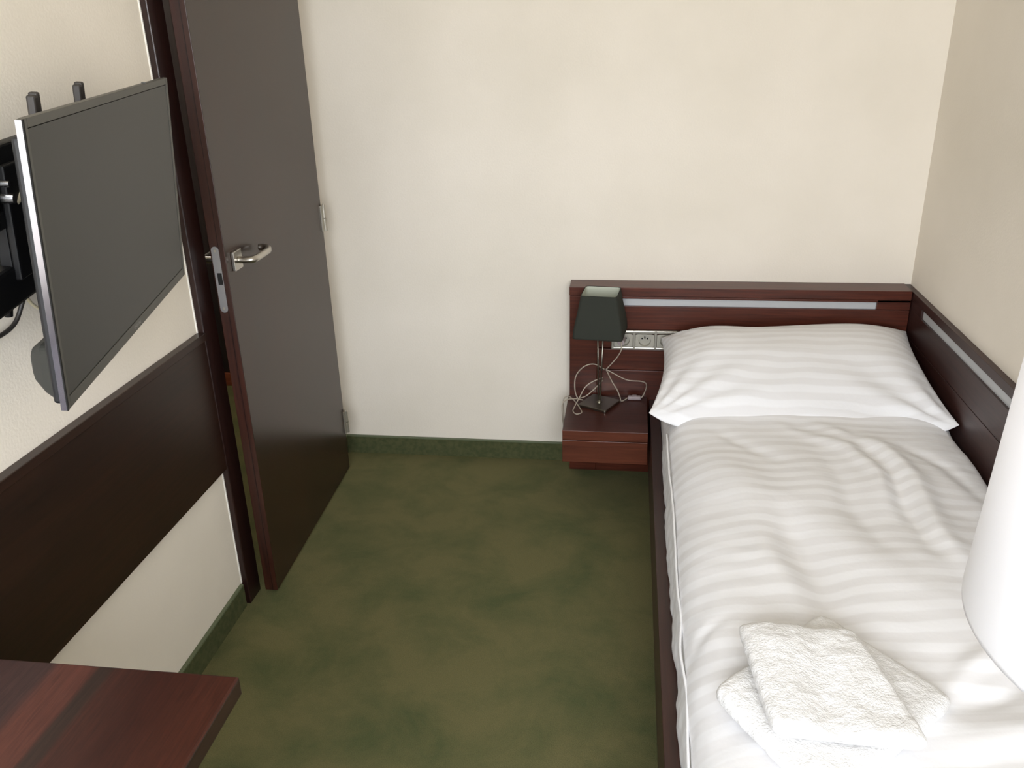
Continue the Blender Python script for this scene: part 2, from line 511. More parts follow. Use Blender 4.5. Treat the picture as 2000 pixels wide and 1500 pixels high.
# door local frame: hinge at origin, leaf runs along -y, face towards +x at x=0
LW, LH, LT = 0.806, 2.05, 0.040
bm = bmesh.new()
box(bm, -LT, 0, -LW, 0, 0.008, LH, bev=0.0015, mi=0)
bm.faces.ensure_lookup_table()
for f in bm.faces:
    if f.normal.y < -0.7:
        f.material_index = 1
link('leaf', bm, [DOORW, EDGEW], door)
# rebate line on the free edge
bxo('edge_rebate', (-0.0165, -0.0145, -LW - 0.0008, -LW + 0.004, 0.01, LH - 0.002), FRAMEW, door, 0)
# mortise lock plate with rounded ends
bm = bmesh.new()
zc0, zc1, xm, wp = 0.925, 1.085, -0.025, 0.0105
P = [(xm + wp * cos(a), zc1 + wp * sin(a)) for a in [pi * i / 12 for i in range(13)]] + [(xm + wp * cos(a), zc0 + wp * sin(a)) for a in [pi + pi * i / 12 for i in range(13)]]
F = [bm.verts.new((x, -LW - 0.0022, z)) for x, z in P]
G = [bm.verts.new((x, -LW + 0.001, z)) for x, z in P]
bm.faces.new(F); bm.faces.new(G[::-1])
for i in range(len(P)):
    bm.faces.new((F[i], F[(i + 1) % len(P)], G[(i + 1) % len(P)], G[i]))
lock = link('lock_plate', bm, LOCKST, door)
bxo('latch_opening', (xm - 0.004, xm + 0.0085, -LW - 0.003, -LW - 0.001, 0.992, 1.024), NEARBLACK, lock, 0)
bm = bmesh.new()
for z in (0.926, 1.084):
    cyl(bm, (xm, -LW - 0.0015, z), (xm, -LW - 0.0032, z), 0.0042, 0.0036, 12)
link('screw', bm, HINGE, lock)


def lever(sgn, par):
    """square rose and return-to-door lever; sgn +1 room side, -1 hall side"""
    root_x = 0.0 if sgn > 0 else -LT
    yc, zc = -LW + 0.058, 1.045
    bm = bmesh.new()
    box(bm, min(root_x, root_x + sgn * 0.009), max(root_x, root_x + sgn * 0.009), yc - 0.026, yc + 0.026, zc - 0.026, zc + 0.026, bev=0.0015)
    h = link('handle', bm, STEEL, par)
    bm = bmesh.new()
    X = root_x + sgn * 0.052
    pts = [(root_x + sgn * 0.008, yc, zc), (root_x + sgn * 0.036, yc, zc), (root_x + sgn * 0.049, yc + 0.006, zc), (X, yc + 0.03, zc), (X, yc + 0.09, zc),
           (X - sgn * 0.001, yc + 0.108, zc), (X - sgn * 0.008, yc + 0.125, zc + .001), (X - sgn * 0.022, yc + 0.136, zc + .001), (X - sgn * 0.038, yc + 0.138, zc + .001)]
    tube(bm, pts, 0.0095, 16, 8)
    link('lever', bm, STEEL, h, smooth=True)
    return h


lever(1, door)
lever(-1, door)
for z in (0.205, 1.0, 1.82):
    bm = bmesh.new()
    cyl(bm, (0.007, 0.006, z - 0.045), (0.007, 0.006, z - 0.001), 0.0065, n=16)
    cyl(bm, (0.007, 0.006, z + 0.001), (0.007, 0.006, z + 0.045), 0.0065, n=16)
    cyl(bm, (0.007, 0.006, z + 0.045), (0.007, 0.006, z + 0.052), 0.0045, 0.003, n=16)
    box(bm, -0.004, 0.0045, -0.012, 0.004, z - 0.045, z + 0.045)
    link('hinge', bm, HINGE, door)

# ------------------------------------------------------------------ hall cabinet glimpsed through the gap
cab = empty('hall_cabinet', (-0.95, 0.85, 0))
tag(cab, 'dark cabinet with a red-brown foot board, glimpsed through the gap of the ajar door', 'cabinet')
bxo('cabinet_body', (-0.38, 0.70, -0.19, 0.3, 0.06, 2.5), wood('hall_cabinet_wood', srgb(30, 24, 27), srgb(44, 37, 41), 'z', 0.4), cab, 0.003)
bxo('foot_board', (-0.38, 0.70, -0.215, -0.191, 0.0, 0.062), wood('foot_board_wood', srgb(120, 62, 40), srgb(150, 84, 58), 'x', 0.4), cab, 0.002)
hl = empty('hall_added_lamp', (-0.75, 0.0, HZ))  # unseen lamp body, added to go with the hall fill light
tag(hl, 'round white ceiling lamp added out of sight to light the hall beyond the door', 'lamp')
bm = bmesh.new()
lathe(bm, [(0.15, -0.001), (0.16, -0.03), (0.13, -0.06), (0.07, -0.08), (0.01, -0.085)], 32)
link('lamp_shade', bm, LAMPB, hl, smooth=True)

# ------------------------------------------------------------------ wooden board on the left wall
wb_ = empty('wall_board', (0, -2.3, 0))
tag(wb_, 'long dark brown wooden board fixed along the left wall below the television', 'wall board')
PT, PB = 0.877, 0.4675
y0_, y1_ = -3.55 + 2.3, -1.0205 + 2.3
bxo('board', (0.0, 0.018, y0_, y1_, PB, PT - 0.022), PANELW, wb_, 0.0015)
bxo('top_rail', (0.0, 0.024, y0_, y1_, PT - 0.021, PT), PANELW, wb_, 0.0015)

# ------------------------------------------------------------------ desk corner
desk = empty('desk', (0, -2.0, 0))
tag(desk, 'reddish brown wooden desk with a striped veneer top, its corner at the lower left', 'desk')
bm = bmesh.new()
box(bm, 0.0255, 0.571, -3.5 + 2.0, -2.094 + 2.0, 0.686, 0.72, bev=0.004, seg=3)
bm.faces.ensure_lookup_table()
for f in bm.faces:
    if abs(f.normal.z) < 0.5:
        f.material_index = 1
link('desktop', bm, [DESKW, DESKEDGE], desk)
bxo('side_panel', (0.02, 0.50, -3.46 + 2.0, -3.43 + 2.0, 0.0, 0.6855), DESKEDGE, desk)
bxo('side_panel', (0.02, 0.30, -2.50 + 2.0, -2.47 + 2.0, 0.0, 0.6855), DESKEDGE, desk)
bxo('modesty_panel', (0.012, 0.03, -3.43 + 2.0, -2.50 + 2.0, 0.25, 0.6855), DESKEDGE, desk)

# ------------------------------------------------------------------ bed frame with headboard and side board
bed = empty('bed_frame', (1.66, -1.1, 0))
tag(bed, 'dark reddish wooden single bed frame with slotted headboard and side board against the walls', 'bed')
bx_, by_ = 1.66, 1.1   # offset of the root: local = world - (1.66,-1.1,0)


def bb(name, d, material, par=bed, bev=0.0015, off=None):
    bm = bmesh.new()
    for q in (d if isinstance(d[0], tuple) else (d,)):
        box(bm, q[0] - bx_, q[1] - bx_, q[2] + by_, q[3] + by_, q[4], q[5], bev=bev)
    return link(name, bm, material, par)


HX0, HX1, HF = 0.930, 2.094, -0.098
HT = 0.745
head = bb('headboard', ((HX0, 1.031, HF, -0.012, 0.010, HT - 0.033),
                        (1.0315, HX1, HF + 0.0005, -0.012, 0.5895, 0.6765),
                        (1.985, HX1, HF + 0.0005, -0.012, 0.677, HT - 0.033),
                        (1.0315, HX1, HF + 0.0005, -0.012, 0.7035, HT - 0.033),
                        (1.0315, HX1, HF + 0.0005, -0.012, 0.4325, 0.512),
                        (1.0315, HX1, HF + 0.0005, -0.012, 0.010, 0.430),
                        (1.0315, HX1, -0.060, -0.012, 0.5125, 0.589)), HEADW)
bb('headboard_cap', (HX0 - 0.001, HX1, HF - 0.001, -0.001, HT - 0.032, HT), HEADW, head)
bb('inlay_strip', (1.0315, 1.985, HF + 0.012, HF + 0.018, 0.6755, 0.7045), SLOTM, head, 0)
bb('recess_panel', (1.0315, HX1, HF + 0.012, -0.059, 0.5135, 0.588), HEADW, head)
# side board along the right wall
SX0, SX1 = 2.0955, 2.1155
side = bb('side_board', ((SX0, SX1, -2.12, -0.001, 0.588, 0.684),
                         (SX0, SX1, -2.12, -0.001, 0.715, HT - 0.002),
                         (SX0, SX1, -0.21, -0.001, 0.684, 0.715),
                         (SX0, SX1, -2.12, -2.03, 0.684, 0.715),
                         (SX0, SX1, -2.12, -0.001, 0.010, 0.586)), SIDEW, bed, 0.001)
bb('inlay_strip', (SX0 + 0.007, SX0 + 0.012, -2.03, -0.21, 0.683, 0.716), SLOTM, side, 0)
bb('side_rail', (1.2265, 1.2615, -2.12, HF - 0.0015, 0.125, 0.315), RAILW, bed, 0.002)
bb('foot_rail', (1.2265, SX0, -2.15, -2.121, 0.125, 0.34), RAILW, bed, 0.002)
bb('slat_base', (1.262, SX0, -2.12, HF - 0.002, 0.18, 0.21), RAILW, bed, 0)
for xx, yy in ((1.275, -2.1), (1.275, -0.2), (2.03, -2.1), (2.03, -0.2)):
    bb('leg', (xx, xx + 0.05, yy, yy + 0.05, 0.0, 0.179), RAILW, bed, 0.002)

# ------------------------------------------------------------------ socket strip on the headboard
so = empty('socket_strip', (1.16, HF + 0.004, 0.513))
tag(so, 'silver multi-gang power socket strip set into the headboard behind the small lamp', 'power socket')
gz, gy = 0.071, 0.0
x_l = 1.082 - 1.16
gw = 0.0765
bm = bmesh.new()
# sloped outer frame: four bars round three gangs
XL, XR = x_l, x_l + 3 * gw + 0.004
box(bm, XL, XR, -0.010, 0.0, gz - 0.010, gz + 0.003, bev=0.004, seg=3)
box(bm, XL, XR, -0.010, 0.0, 0.0, 0.011, bev=0.004, seg=3)
for k in range(4):
    xk = XL + k * gw
    box(bm, xk, xk + 0.010, -0.0105, 0.0, 0.001, gz + 0.002, bev=0.003, seg=3)
link('cover_frame', bm, SOCKF, so)
for k in range(3):
    xa = XL + k * gw + 0.0102; xb = XL + (k + 1) * gw - 0.0002
    xc = (xa + xb) / 2; zc = gz / 2
    bm = bmesh.new()
    rw = 0.022
    n = 32
    # insert plate with a round hole down to a recessed disc
    outer = []
    for i in range(n):
        a = 2 * pi * i / n
        cx_, cz_ = cos(a), sin(a)
        q = max(abs(cx_) / ((xb - xa) / 2), abs(cz_) / (gz / 2 - 0.0115))
        outer.append(bm.verts.new((xc + cx_ / q, -0.0085, zc + cz_ / q)))
    inner = [bm.verts.new((xc + rw * cos(2 * pi * i / n), -0.0085, zc + rw * sin(2 * pi * i / n))) for i in range(n)]
    deep = [bm.verts.new((xc + (rw - .0012) * cos(2 * pi * i / n), 0.006, zc + (rw - .0012) * sin(2 * pi * i / n))) for i in range(n)]
    for i in range(n):
        j = (i + 1) % n
        bm.faces.new((outer[i], outer[j], inner[j], inner[i]))
        bm.faces.new((inner[i], inner[j], deep[j], deep[i]))
    bm.faces.new(deep)
    s_ = link('socket', bm, SOCKI, so)
    bm = bmesh.new()
    for dx in (-0.0095, 0.0095):
        cyl(bm, (xc + dx, 0.0035, zc + 0.004), (xc + dx, 0.0062, zc + 0.004), 0.0027, n=12)
    link('pin_hole', bm, NEARBLACK, s_)
    bm = bmesh.new()
    cyl(bm, (xc, 0.006, zc + 0.0095), (xc, -0.007, zc + 0.0095), 0.0024, n=12)
    link('earth_pin', bm, RAILG, s_)

# ------------------------------------------------------------------ nightstand
ns = empty('nightstand', (1.072, -0.25, 0.205))
tag(ns, 'reddish brown floating nightstand with one drawer, fixed between headboard and bed', 'nightstand')
X0, X1, Y0, Y1 = 0.926 - 1.072, 1.217 - 1.072, -0.405 + 0.25, HF - 0.0015 + 0.25
bxo('top', (X0, X1, Y0, Y1, 0.086, 0.120), NSTOPW, ns, 0.0012)
bxo('top_front_edge', (X0 + .0005, X1 - .0005, Y0 - 0.0016, Y0 + 0.0002, 0.0868, 0.1192), NSFRW, ns, 0)
bxo('drawer_front', (X0, X1, Y0 - 0.001, Y0 + 0.018, 0.0, 0.083), NSFRW, ns, 0.0012)
bxo('carcass', (X0 + 0.004, X1 - 0.004, Y0 + 0.0185, Y1, 0.003, 0.0855), NSTOPW, ns, 0.001)
ZN = 0.325

# ------------------------------------------------------------------ small bedside lamp
LX, LY = 1.044, -0.178
lamp = empty('bedside_lamp', (LX, LY, ZN))
tag(lamp, 'small table lamp with dark square shade and steel twin stem on the nightstand', 'lamp')


def rsquare(hw_, r, n=6):
    out = []
    for (sx_, sy_, a0) in ((1, 1, 0), (-1, 1, pi / 2), (-1, -1, pi), (1, -1, 3 * pi / 2)):
        for i in range(n + 1):
            a = a0 + pi / 2 * i / n
            out.append((sx_ * (hw_ - r) + r * cos(a), sy_ * (hw_ - r) + r * sin(a)))
    return out


def loft(bm, levels, close=True):
    R = [[bm.verts.new(p) for p in lv] for lv in levels]
    for a, b_ in zip(R, R[1:]):
        for i in range(len(a)):
            j = (i + 1) % len(a)
            bm.faces.new((a[i], a[j], b_[j], b_[i]))
    if close:
        bm.faces.new(R[0][::-1]); bm.faces.new(R[-1])


def rot2(pts, a):
    return [(x * cos(a) - y * sin(a), x * sin(a) + y * cos(a)) for x, y in pts]


ra = radians(-27)
bm = bmesh.new()
lv = []
for h_, q in ((0.0, 0.0555), (0.0015, 0.057), (0.0085, 0.057), (0.010, 0.0555)):
    lv.append([(x, y, h_) for x, y in rot2(rsquare(q, 0.006), ra)])
loft(bm, lv)
base = link('base', bm, LAMPST, lamp)
bm = bmesh.new()
lathe(bm, [(0.011, 0.0098), (0.011, 0.011), (0.006, 0.014), (0.005, 0.018), (0.001, 0.0185)], 20)
link('stem_collar', bm, LAMPST, base, smooth=True)
for dx, tx in ((-0.003, -0.0095), (0.003, 0.0105)):
    bm = bmesh.new()
    cyl(bm, (dx, 0, 0.012), (tx, 0, 0.30), 0.0028, n=14)
    link('stem', bm, LAMPST, lamp, smooth=True)
# flared square shade: outer skin, lining, open top and bottom
sa = radians(-6)
prof = [(0.279, 0.0870), (0.285, 0.0868), (0.305, 0.0850), (0.335, 0.0795), (0.37, 0.0725), (0.40, 0.0670), (0.425, 0.0630), (0.429, 0.0627)]
bm = bmesh.new()
lv = [[(x, y, z) for x, y in rot2(rsquare(q, 0.012 if q < .08 else .014), sa)] for z, q in prof]
lv += [[(x, y, z) for x, y in rot2(rsquare(q - 0.0012, 0.012 if q < .08 else .014), sa)] for z, q in prof[::-1]]
R = [[bm.verts.new(p) for p in l_] for l_ in lv]
R.append(R[0])
for a, b_ in zip(R, R[1:]):
    for i in range(len(a)):
        j = (i + 1) % len(a)
        bm.faces.new((a[i], a[j], b_[j], b_[i]))
shade = link('lamp_shade', bm, SHADED, lamp, smooth=True)
bm = bmesh.new()
lv = [[(x, y, z) for x, y in rot2(rsquare(q - 0.002, 0.011), sa)] for z, q in ((p[0] + (0.001 if i < 4 else -0.0015), p[1]) for i, p in enumerate(prof))]
loft(bm, lv, close=False)
link('shade_lining', bm, SHADEL, shade, smooth=True)
bm = bmesh.new()
cyl(bm, (0, 0, 0.292), (0, 0, 0.335), 0.014, n=20)
for a in (0, pi / 2, pi, 3 * pi / 2):
    cyl(bm, (0, 0, 0.33), (0.076 * cos(a + sa), 0.076 * sin(a + sa), 0.33), 0.0015, n=6)
link('bulb_holder', bm, LAMPST, lamp)
bm = bmesh.new()
lathe(bm, [(0.010, 0.336), (0.014, 0.345), (0.021, 0.362), (0.022, 0.375), (0.016, 0.39), (0.004, 0.396)], 24)
link('bulb', bm, LAMPB, lamp, smooth=True)


def LL(pts):
    return [(x - LX, y - LY, z - ZN) for x, y, z in pts]


cz = ZN + 0.0035
bm = bmesh.new()
# from the plug down to the tie behind the stems
tube(bm, LL([(1.117, -0.150, 0.560), (1.119, -0.158, 0.535), (1.108, -0.155, 0.508), (1.085, -0.150, 0.475), (1.066, -0.148, 0.452)]), 0.0021)
# from the tie out to the inline switch
tube(bm, LL([(1.066, -0.148, 0.452), (1.096, -0.150, 0.436), (1.143, -0.150, 0.413), (1.195, -0.148, 0.408), (1.213, -0.135, 0.39), (1.207, -0.122, 0.352), (1.196, -0.125, cz + .004)]), 0.0021)
# from the switch back under the stems
tube(bm, LL([(1.146, -0.128, cz + .004), (1.125, -0.150, cz), (1.118, -0.158, 0.350), (1.107, -0.155, 0.376), (1.088, -0.150, 0.406), (1.066, -0.148, 0.452)]), 0.0021)
# big loop on the left side of the stems
tube(bm, LL([(1.060, -0.148, 0.452), (1.022, -0.150, 0.472), (0.985, -0.152, 0.461), (0.957, -0.155, 0.425), (0.954, -0.165, 0.378), (0.965, -0.172, 0.345), (0.985, -0.176, cz + .011)]), 0.0021)
# two strands crossing on the nightstand and hanging over its left edge
tube(bm, LL([(1.055, -0.150, 0.420), (1.020, -0.152, 0.405), (0.992, -0.160, 0.385), (0.972, -0.180, 0.352), (0.958, -0.215, 0.334), (0.953, -0.250, cz),
             (0.966, -0.275, cz), (0.984, -0.262, cz), (0.978, -0.230, cz), (0.957, -0.170, cz), (0.938, -0.140, cz + .004), (0.922, -0.128, cz + .003), (0.910, -0.135, 0.318), (0.912, -0.150, 0.27), (0.914, -0.17, 0.225)]), 0.0021)
tube(bm, LL([(1.055, -0.150, 0.410), (1.025, -0.158, 0.378), (0.995, -0.165, 0.352), (0.965, -0.160, 0.338), (0.940, -0.150, cz + .003), (0.922, -0.158, cz + .002), (0.908, -0.170, 0.318), (0.909, -0.178, 0.27), (0.914, -0.175, 0.225)]), 0.0021)
link('cord', bm, CORDM, lamp, smooth=True)
bm = bmesh.new()
box(bm, 1.146 - LX, 1.196 - LX, -0.137 - LY, -0.117 - LY, 0.0008, 0.0165, bev=0.006, seg=3)
sw = link('cord_switch', bm, CORDSW, lamp)
bm = bmesh.new()
box(bm, 1.163 - LX, 1.179 - LX, -0.133 - LY, -0.121 - LY, 0.0155, 0.019, bev=0.0015)
link('rocker', bm, CORDSW, sw)
bm = bmesh.new()
cyl(bm, LL([(1.117, HF - 0.004, 0.552)])[0], LL([(1.117, -0.140, 0.552)])[0], 0.0165, 0.012, n=20)
link('plug', bm, CORDSW, lamp, smooth=False)


# ------------------------------------------------------------------ soft goods
def nz(p, s, seed=0.0):
    return noise.noise(Vector((p[0] * s + seed, p[1] * s + seed * 1.7, p[2] * s - seed)))


def ridge(x, y, pts, w, h):
    """height of a fold running along a polyline"""
    best = 1e9; tt = 0
    n_ = len(pts) - 1
    for i in range(n_):
        ax, ay = pts[i]; bx2, by2 = pts[i + 1]
        dx, dy = bx2 - ax, by2 - ay
        L2 = dx * dx + dy * dy
        u_ = max(0, min(1, ((x - ax) * dx + (y - ay) * dy) / L2))
        d = math.hypot(x - ax - u_ * dx, y - ay - u_ * dy)
        if d < best:
            best = d; tt = (i + u_) / n_
    return h * math.exp(-(best / w) ** 2) * sin(pi * min(1, max(0, 0.12 + 0.76 * tt)))


# mattress with a white sheet
ma_ = bmesh.new()
box(ma_, 1.2635, 2.093, -2.115, HF - 0.004, 0.211, 0.40, bev=0.03, seg=4)
ma_o = link('mattress', ma_, SHEET, smooth=True)
tag(ma_o, 'mattress in a white fitted sheet lying in the bed frame under the duvet', 'mattress')

# duvet
PROF = [(2.090, 0.410), (2.088, 0.450), (2.078, 0.483), (2.045, 0.503), (1.95, 0.512), (1.80, 0.508), (1.66, 0.500), (1.52, 0.496), (1.42, 0.492),
        (1.35, 0.482), (1.302, 0.458), (1.272, 0.420), (1.262, 0.375), (1.257, 0.322)]
prof_s = catmull([(a, 0, c) for a, c in PROF], 16)
acc = [0.0]
for a, b_ in zip(prof_s, prof_s[1:]):
    acc.append(acc[-1] + (b_ - a).length)


def prof_at(s):
    s = max(0, min(acc[-1], s))
    lo = 0; hi = len(acc) - 1
    while hi - lo > 1:
        mid = (lo + hi) // 2
        if acc[mid] <= s: lo = mid
        else: hi = mid
    f = (s - acc[lo]) / max(1e-9, acc[hi] - acc[lo])
    p = prof_s[lo].lerp(prof_s[hi], f)
    d = (prof_s[hi] - prof_s[lo]).normalized()
    nrm = Vector((-d.z, 0, d.x)) * -1
    if nrm.z < 0 and abs(d.x) > 0.3: nrm = -nrm
    return p, Vector((d.z, 0, -d.x))


def duvet_h(x, y):
    h = 0.0
    h += 0.012 * nz((x, y, 0), 2.6, 3.1) + 0.008 * nz((x * 1.3, y * .8, 0), 6.0, 8.2)
    h += ridge(x, y, [(1.60, -0.66), (1.745, -0.80), (1.80, -0.98), (1.77, -1.16)], 0.028, 0.013)
    h += ridge(x, y, [(1.70, -0.64), (1.84, -0.80), (1.88, -1.0), (1.86, -1.25), (1.88, -1.38)], 0.030, 0.015)
    h += ridge(x, y, [(1.78, -0.70), (1.83, -0.93), (1.82, -1.15), (1.83, -1.33)], 0.025, -0.016)
    h += ridge(x, y, [(1.68, -0.86), (1.70, -1.0), (1.69, -1.15), (1.72, -1.3)], 0.028, -0.009)
    h += ridge(x, y, [(1.53, -1.16), (1.545, -1.35), (1.56, -1.52), (1.62, -1.62)], 0.045, -0.019)
    h += ridge(x, y, [(1.46, -1.22), (1.47, -1.38), (1.51, -1.55)], 0.05, 0.014)
    h += ridge(x, y, [(1.40, -0.68), (1.47, -0.78), (1.56, -0.90)], 0.025, -0.008)
    h += ridge(x, y, [(1.88, -1.62), (1.78, -1.70), (1.72, -1.76)], 0.022, 0.010)
    h += ridge(x, y, [(1.95, -1.68), (1.80, -1.78), (1.72, -1.80)], 0.022, -0.010)
    h += ridge(x, y, [(1.98, -1.76), (1.82, -1.86), (1.70, -1.88)], 0.03, 0.010)
    h += ridge(x, y, [(1.27, -1.66), (1.31, -1.60), (1.35, -1.57)], 0.014, -0.004)
    h += ridge(x, y, [(1.90, -0.78), (1.98, -0.90), (2.03, -1.1)], 0.022, -0.008)
    h += ridge(x, y, [(1.34, -0.80), (1.42, -1.0), (1.47, -1.2)], 0.07, 0.009)
    h += ridge(x, y, [(1.60, -0.95), (1.62, -1.15), (1.66, -1.35), (1.75, -1.48)], 0.06, 0.009)
    h += 0.0015 * nz((x * 1.0, y * 2.2, 0), 12.0, 1.9)
    # dent under the towels
    h -= 0.013 * math.exp(-(((x - 1.5) / 0.20) ** 2 + ((y + 1.82) / 0.26) ** 2))
    return h


NU, NV = 150, 230
YT, YB = -0.535, -2.13
bm = bmesh.new()
uvl = bm.loops.layers.uv.new('UVMap')
grid = []
for j in range(NV + 1):
    row = []
    fj = j / NV
    for i in range(NU + 1):
        s = acc[-1] * i / NU
        p, nn = prof_at(s)
        y = YT + (YB - YT) * fj
        zoff = 0.0; yoff = 0.0
        dy = (YT - y)
        if dy < 0.03:          # rolled head edge
            k = 1 - dy / 0.03
            zoff = -0.020 * (1 - math.sqrt(max(0, 1 - k * k)))
        top = min(1, max(0, (p.z - 0.36) / 0.1))
        h = duvet_h(p.x, y) * top + (1 - top) * (0.006 * nz((y, 0, 0), 9, 2.0) + 0.004 * nz((y, p.z * 2, 0), 22, 5.0))
        # cushion swell near the head on the right, lower at far right edge
        z = p.z + zoff * top
        q = Vector((p.x, y, z)) + nn * h * (1 if nn.z > -0.2 else -1)
        # head end edge runs slightly askew
        q.y += -0.075 * max(0, min(1, (q.x - 1.30) / 0.75)) * max(0, 1 - dy / 0.4)
        q.z += 0.010 * top * math.exp(-(dy / 0.06) ** 2)
        q.x = min(q.x, 2.0925)
        row.append((bm.verts.new(q), s, y))
    grid.append(row)
for j in range(NV):
    for i in range(NU):
        a, b_, c, d = grid[j][i], grid[j][i + 1], grid[j + 1][i + 1], grid[j + 1][i]
        f = bm.faces.new((a[0], b_[0], c[0], d[0]))
        for l, qv in zip(f.loops, (a, b_, c, d)):
            l[uvl].uv = (qv[1], qv[2])
duvet = link('duvet', bm, SATIN, smooth=True)
tag(duvet, 'rumpled white duvet with satin stripes spread over the bed', 'duvet')
so_ = duvet.modifiers.new('thickness', 'SOLIDIFY')
so_.thickness = 0.012
so_.offset = -1.0
# hem seam hanging along the open side
bm = bmesh.new()
pts = []
for j in range(0, 60):
    y = -0.62 - 1.5 * j / 59
    pts.append((1.2675 - 0.004 * (j / 59) + 0.005 * nz((y, 0, 0), 9, 2.0), y, 0.432 - 0.030 * (j / 59) + 0.004 * nz((y, 0, 0), 5, 7)))
tube(bm, pts, 0.003, 6, 3)
link('side_seam', bm, SATIN, duvet, smooth=True)


def cushion(name, nu, nv, fn, material):
    """closed soft slab: fn(a,b,side) -> point, a and b in [-1,1]"""
    bm = bmesh.new()
    uvl = bm.loops.layers.uv.new('UVMap')
    def dist(i, n_):
        t_ = -1 + 2 * i / n_
        return math.copysign(1 - (1 - abs(t_)) ** 1.6, t_)
    V = {}
    for side in (1, -1):
        for j in range(nv + 1):
            for i in range(nu + 1):
                edge = i in (0, nu) or j in (0, nv)
                if side == -1 and edge:
                    V[(side, i, j)] = V[(1, i, j)]
                    continue
                a, b2 = dist(i, nu), dist(j, nv)
                V[(side, i, j)] = bm.verts.new(fn(a, b2, side))
    for side in (1, -1):
        for j in range(nv):
            for i in range(nu):
                k_ = ((i, j), (i + 1, j), (i + 1, j + 1), (i, j + 1))
                f = bm.faces.new([V[(side,) + q] for q in (k_ if side == 1 else k_[::-1])])
                for l, q in zip(f.loops, (k_ if side == 1 else k_[::-1])):
                    l[uvl].uv = (0.43 * dist(q[0], nu), 0.35 * dist(q[1], nv))
    return link(name, bm, material, smooth=True)


def pillow_fn(a, b2, side):
    # b2 = -1 at the headboard, +1 at the front; a = -1 left, +1 right
    # corners: HL, HR, FL, FR (world)
    HL, HR = Vector((1.258, -0.125, 0.570)), Vector((2.086, -0.120, 0.610))
    FL, FR = Vector((1.210, -0.620, 0.500)), Vector((2.090, -0.680, 0.520))
    u_, v_ = (a + 1) / 2, (b2 + 1) / 2
    # pull the sides in between the corners
    q = HL.lerp(HR, u_).lerp(FL.lerp(FR, u_), v_)
    q.x += -a * 0.026 * (1 - b2 * b2) * abs(a) ** 3
    q.y += (-b2) * 0.02 * (1 - a * a) * abs(b2) ** 3 * (-1)
    prof_ = ((1 - abs(a) ** 4.2) ** 0.60) * ((1 - abs(b2) ** (2.6 if b2 < 0 else 3.4)) ** 0.58)
    q.z -= 0.060 * max(0, v_ - 0.55) / 0.45 * (1 - a ** 6)     # front hem tucked down behind the duvet
    if side > 0:
        t_ = 0.096 * prof_
        q.z += t_
        # broad slope: higher towards the headboard
        q.z += 0.02 * prof_ * (0.5 - v_)
        # creases fanning out from the near corners
        w = nz((a * 2.0, b2 * 1.2, 0), 1.0, 4.4) * 0.010
        dl = math.hypot(a + 1.02, (b2 - 1.02) * .8); th = math.atan2(1.02 - b2, a + 1.02)
        w += 0.0065 * sin(th * 17 + 1.0) * math.exp(-(dl / 0.8) ** 2) * min(1, dl * 4)
        dr = math.hypot(1.02 - a, (b2 - 1.02) * .8); th2 = math.atan2(1.02 - b2, 1.02 - a)
        w += 0.0075 * sin(th2 * 12 + 0.4) * math.exp(-(dr / 0.85) ** 2) * min(1, dr * 4)
        dh = math.hypot(a + 1.0, b2 + 1.0); th3 = math.atan2(b2 + 1, a + 1)
        w += 0.005 * sin(th3 * 15) * math.exp(-(dh / 0.6) ** 2) * min(1, dh * 4)
        q.z += w * min(1, prof_ * 2.2)
    else:
        q.z -= 0.055 * prof_ * (1 - 0.4 * v_)
    q.z = max(q.z, 0.45 if False else -1)
    q.y = min(q.y, HF - 0.004)
    q.x = min(q.x, 2.0935)
    return q


pillow = cushion('pillow', 90, 70, pillow_fn, SATIN)
tag(pillow, 'plump white striped pillow leaning against the headboard', 'pillow')


# towels
def towel(name, corners, zb, h, seed, folds, label, lean=0.0):
    C4 = [Vector((x, y, 0)) for x, y in corners]   # order: (-1,-1), (1,-1), (1,1), (-1,1)

    def fn(a, b2, side):
        # round the plan corners a little
        ra_ = a * math.sqrt(1 - 0.10 * b2 ** 8 * abs(a) ** 8); rb_ = b2 * math.sqrt(1 - 0.10 * a ** 8 * abs(b2) ** 8)
        u_, v_ = (ra_ + 1) / 2, (rb_ + 1) / 2
        q = C4[0].lerp(C4[1], u_).lerp(C4[3].lerp(C4[2], u_), v_)
        t_ = ((1 - abs(a) ** 14) * (1 - abs(b2) ** 14)) ** 0.5
        hh2 = h * 0.5
        q.z = zb(q.x, q.y) + hh2 + side * hh2 * t_
        w = 0.0022 * nz(q, 28, seed) + 0.0014 * nz(q, 75, seed + 3)
        if side > 0:
            w += 0.007 * nz(q, 7.0, seed + 9) + folds(a, b2)
        q.z += w * (0.4 + 0.6 * t_) * (1 if side > 0 else 0.3)
        ed = max(abs(a), abs(b2))
        q.x += 0.0016 * nz(q, 60, seed + 5) * ed; q.y += 0.0016 * nz(q, 60, seed + 6) * ed
        return q
    o = cushion(name, 120, 110, fn, TERRY)
    tag(o, label, 'towel', 'folded towels on the duvet')
    return o


def zlow(x, y):
    base_ = 0.487
    return base_ - 0.004


towel('folded_towel', [(1.452, -2.050), (1.299, -1.818), (1.538, -1.572), (1.722, -1.800)], lambda x, y: 0.484, 0.038, 1.3,
      lambda a, b2: 0.0, 'larger white folded terry towel lying turned cornerwise beneath the small towel')


def upf(a, b2):
    # long soft hollow running down the middle
    return -0.010 * math.exp(-((a - 0.05 - 0.25 * b2) / 0.22) ** 2) + 0.004 * math.exp(-((a + 0.5) / 0.2) ** 2)


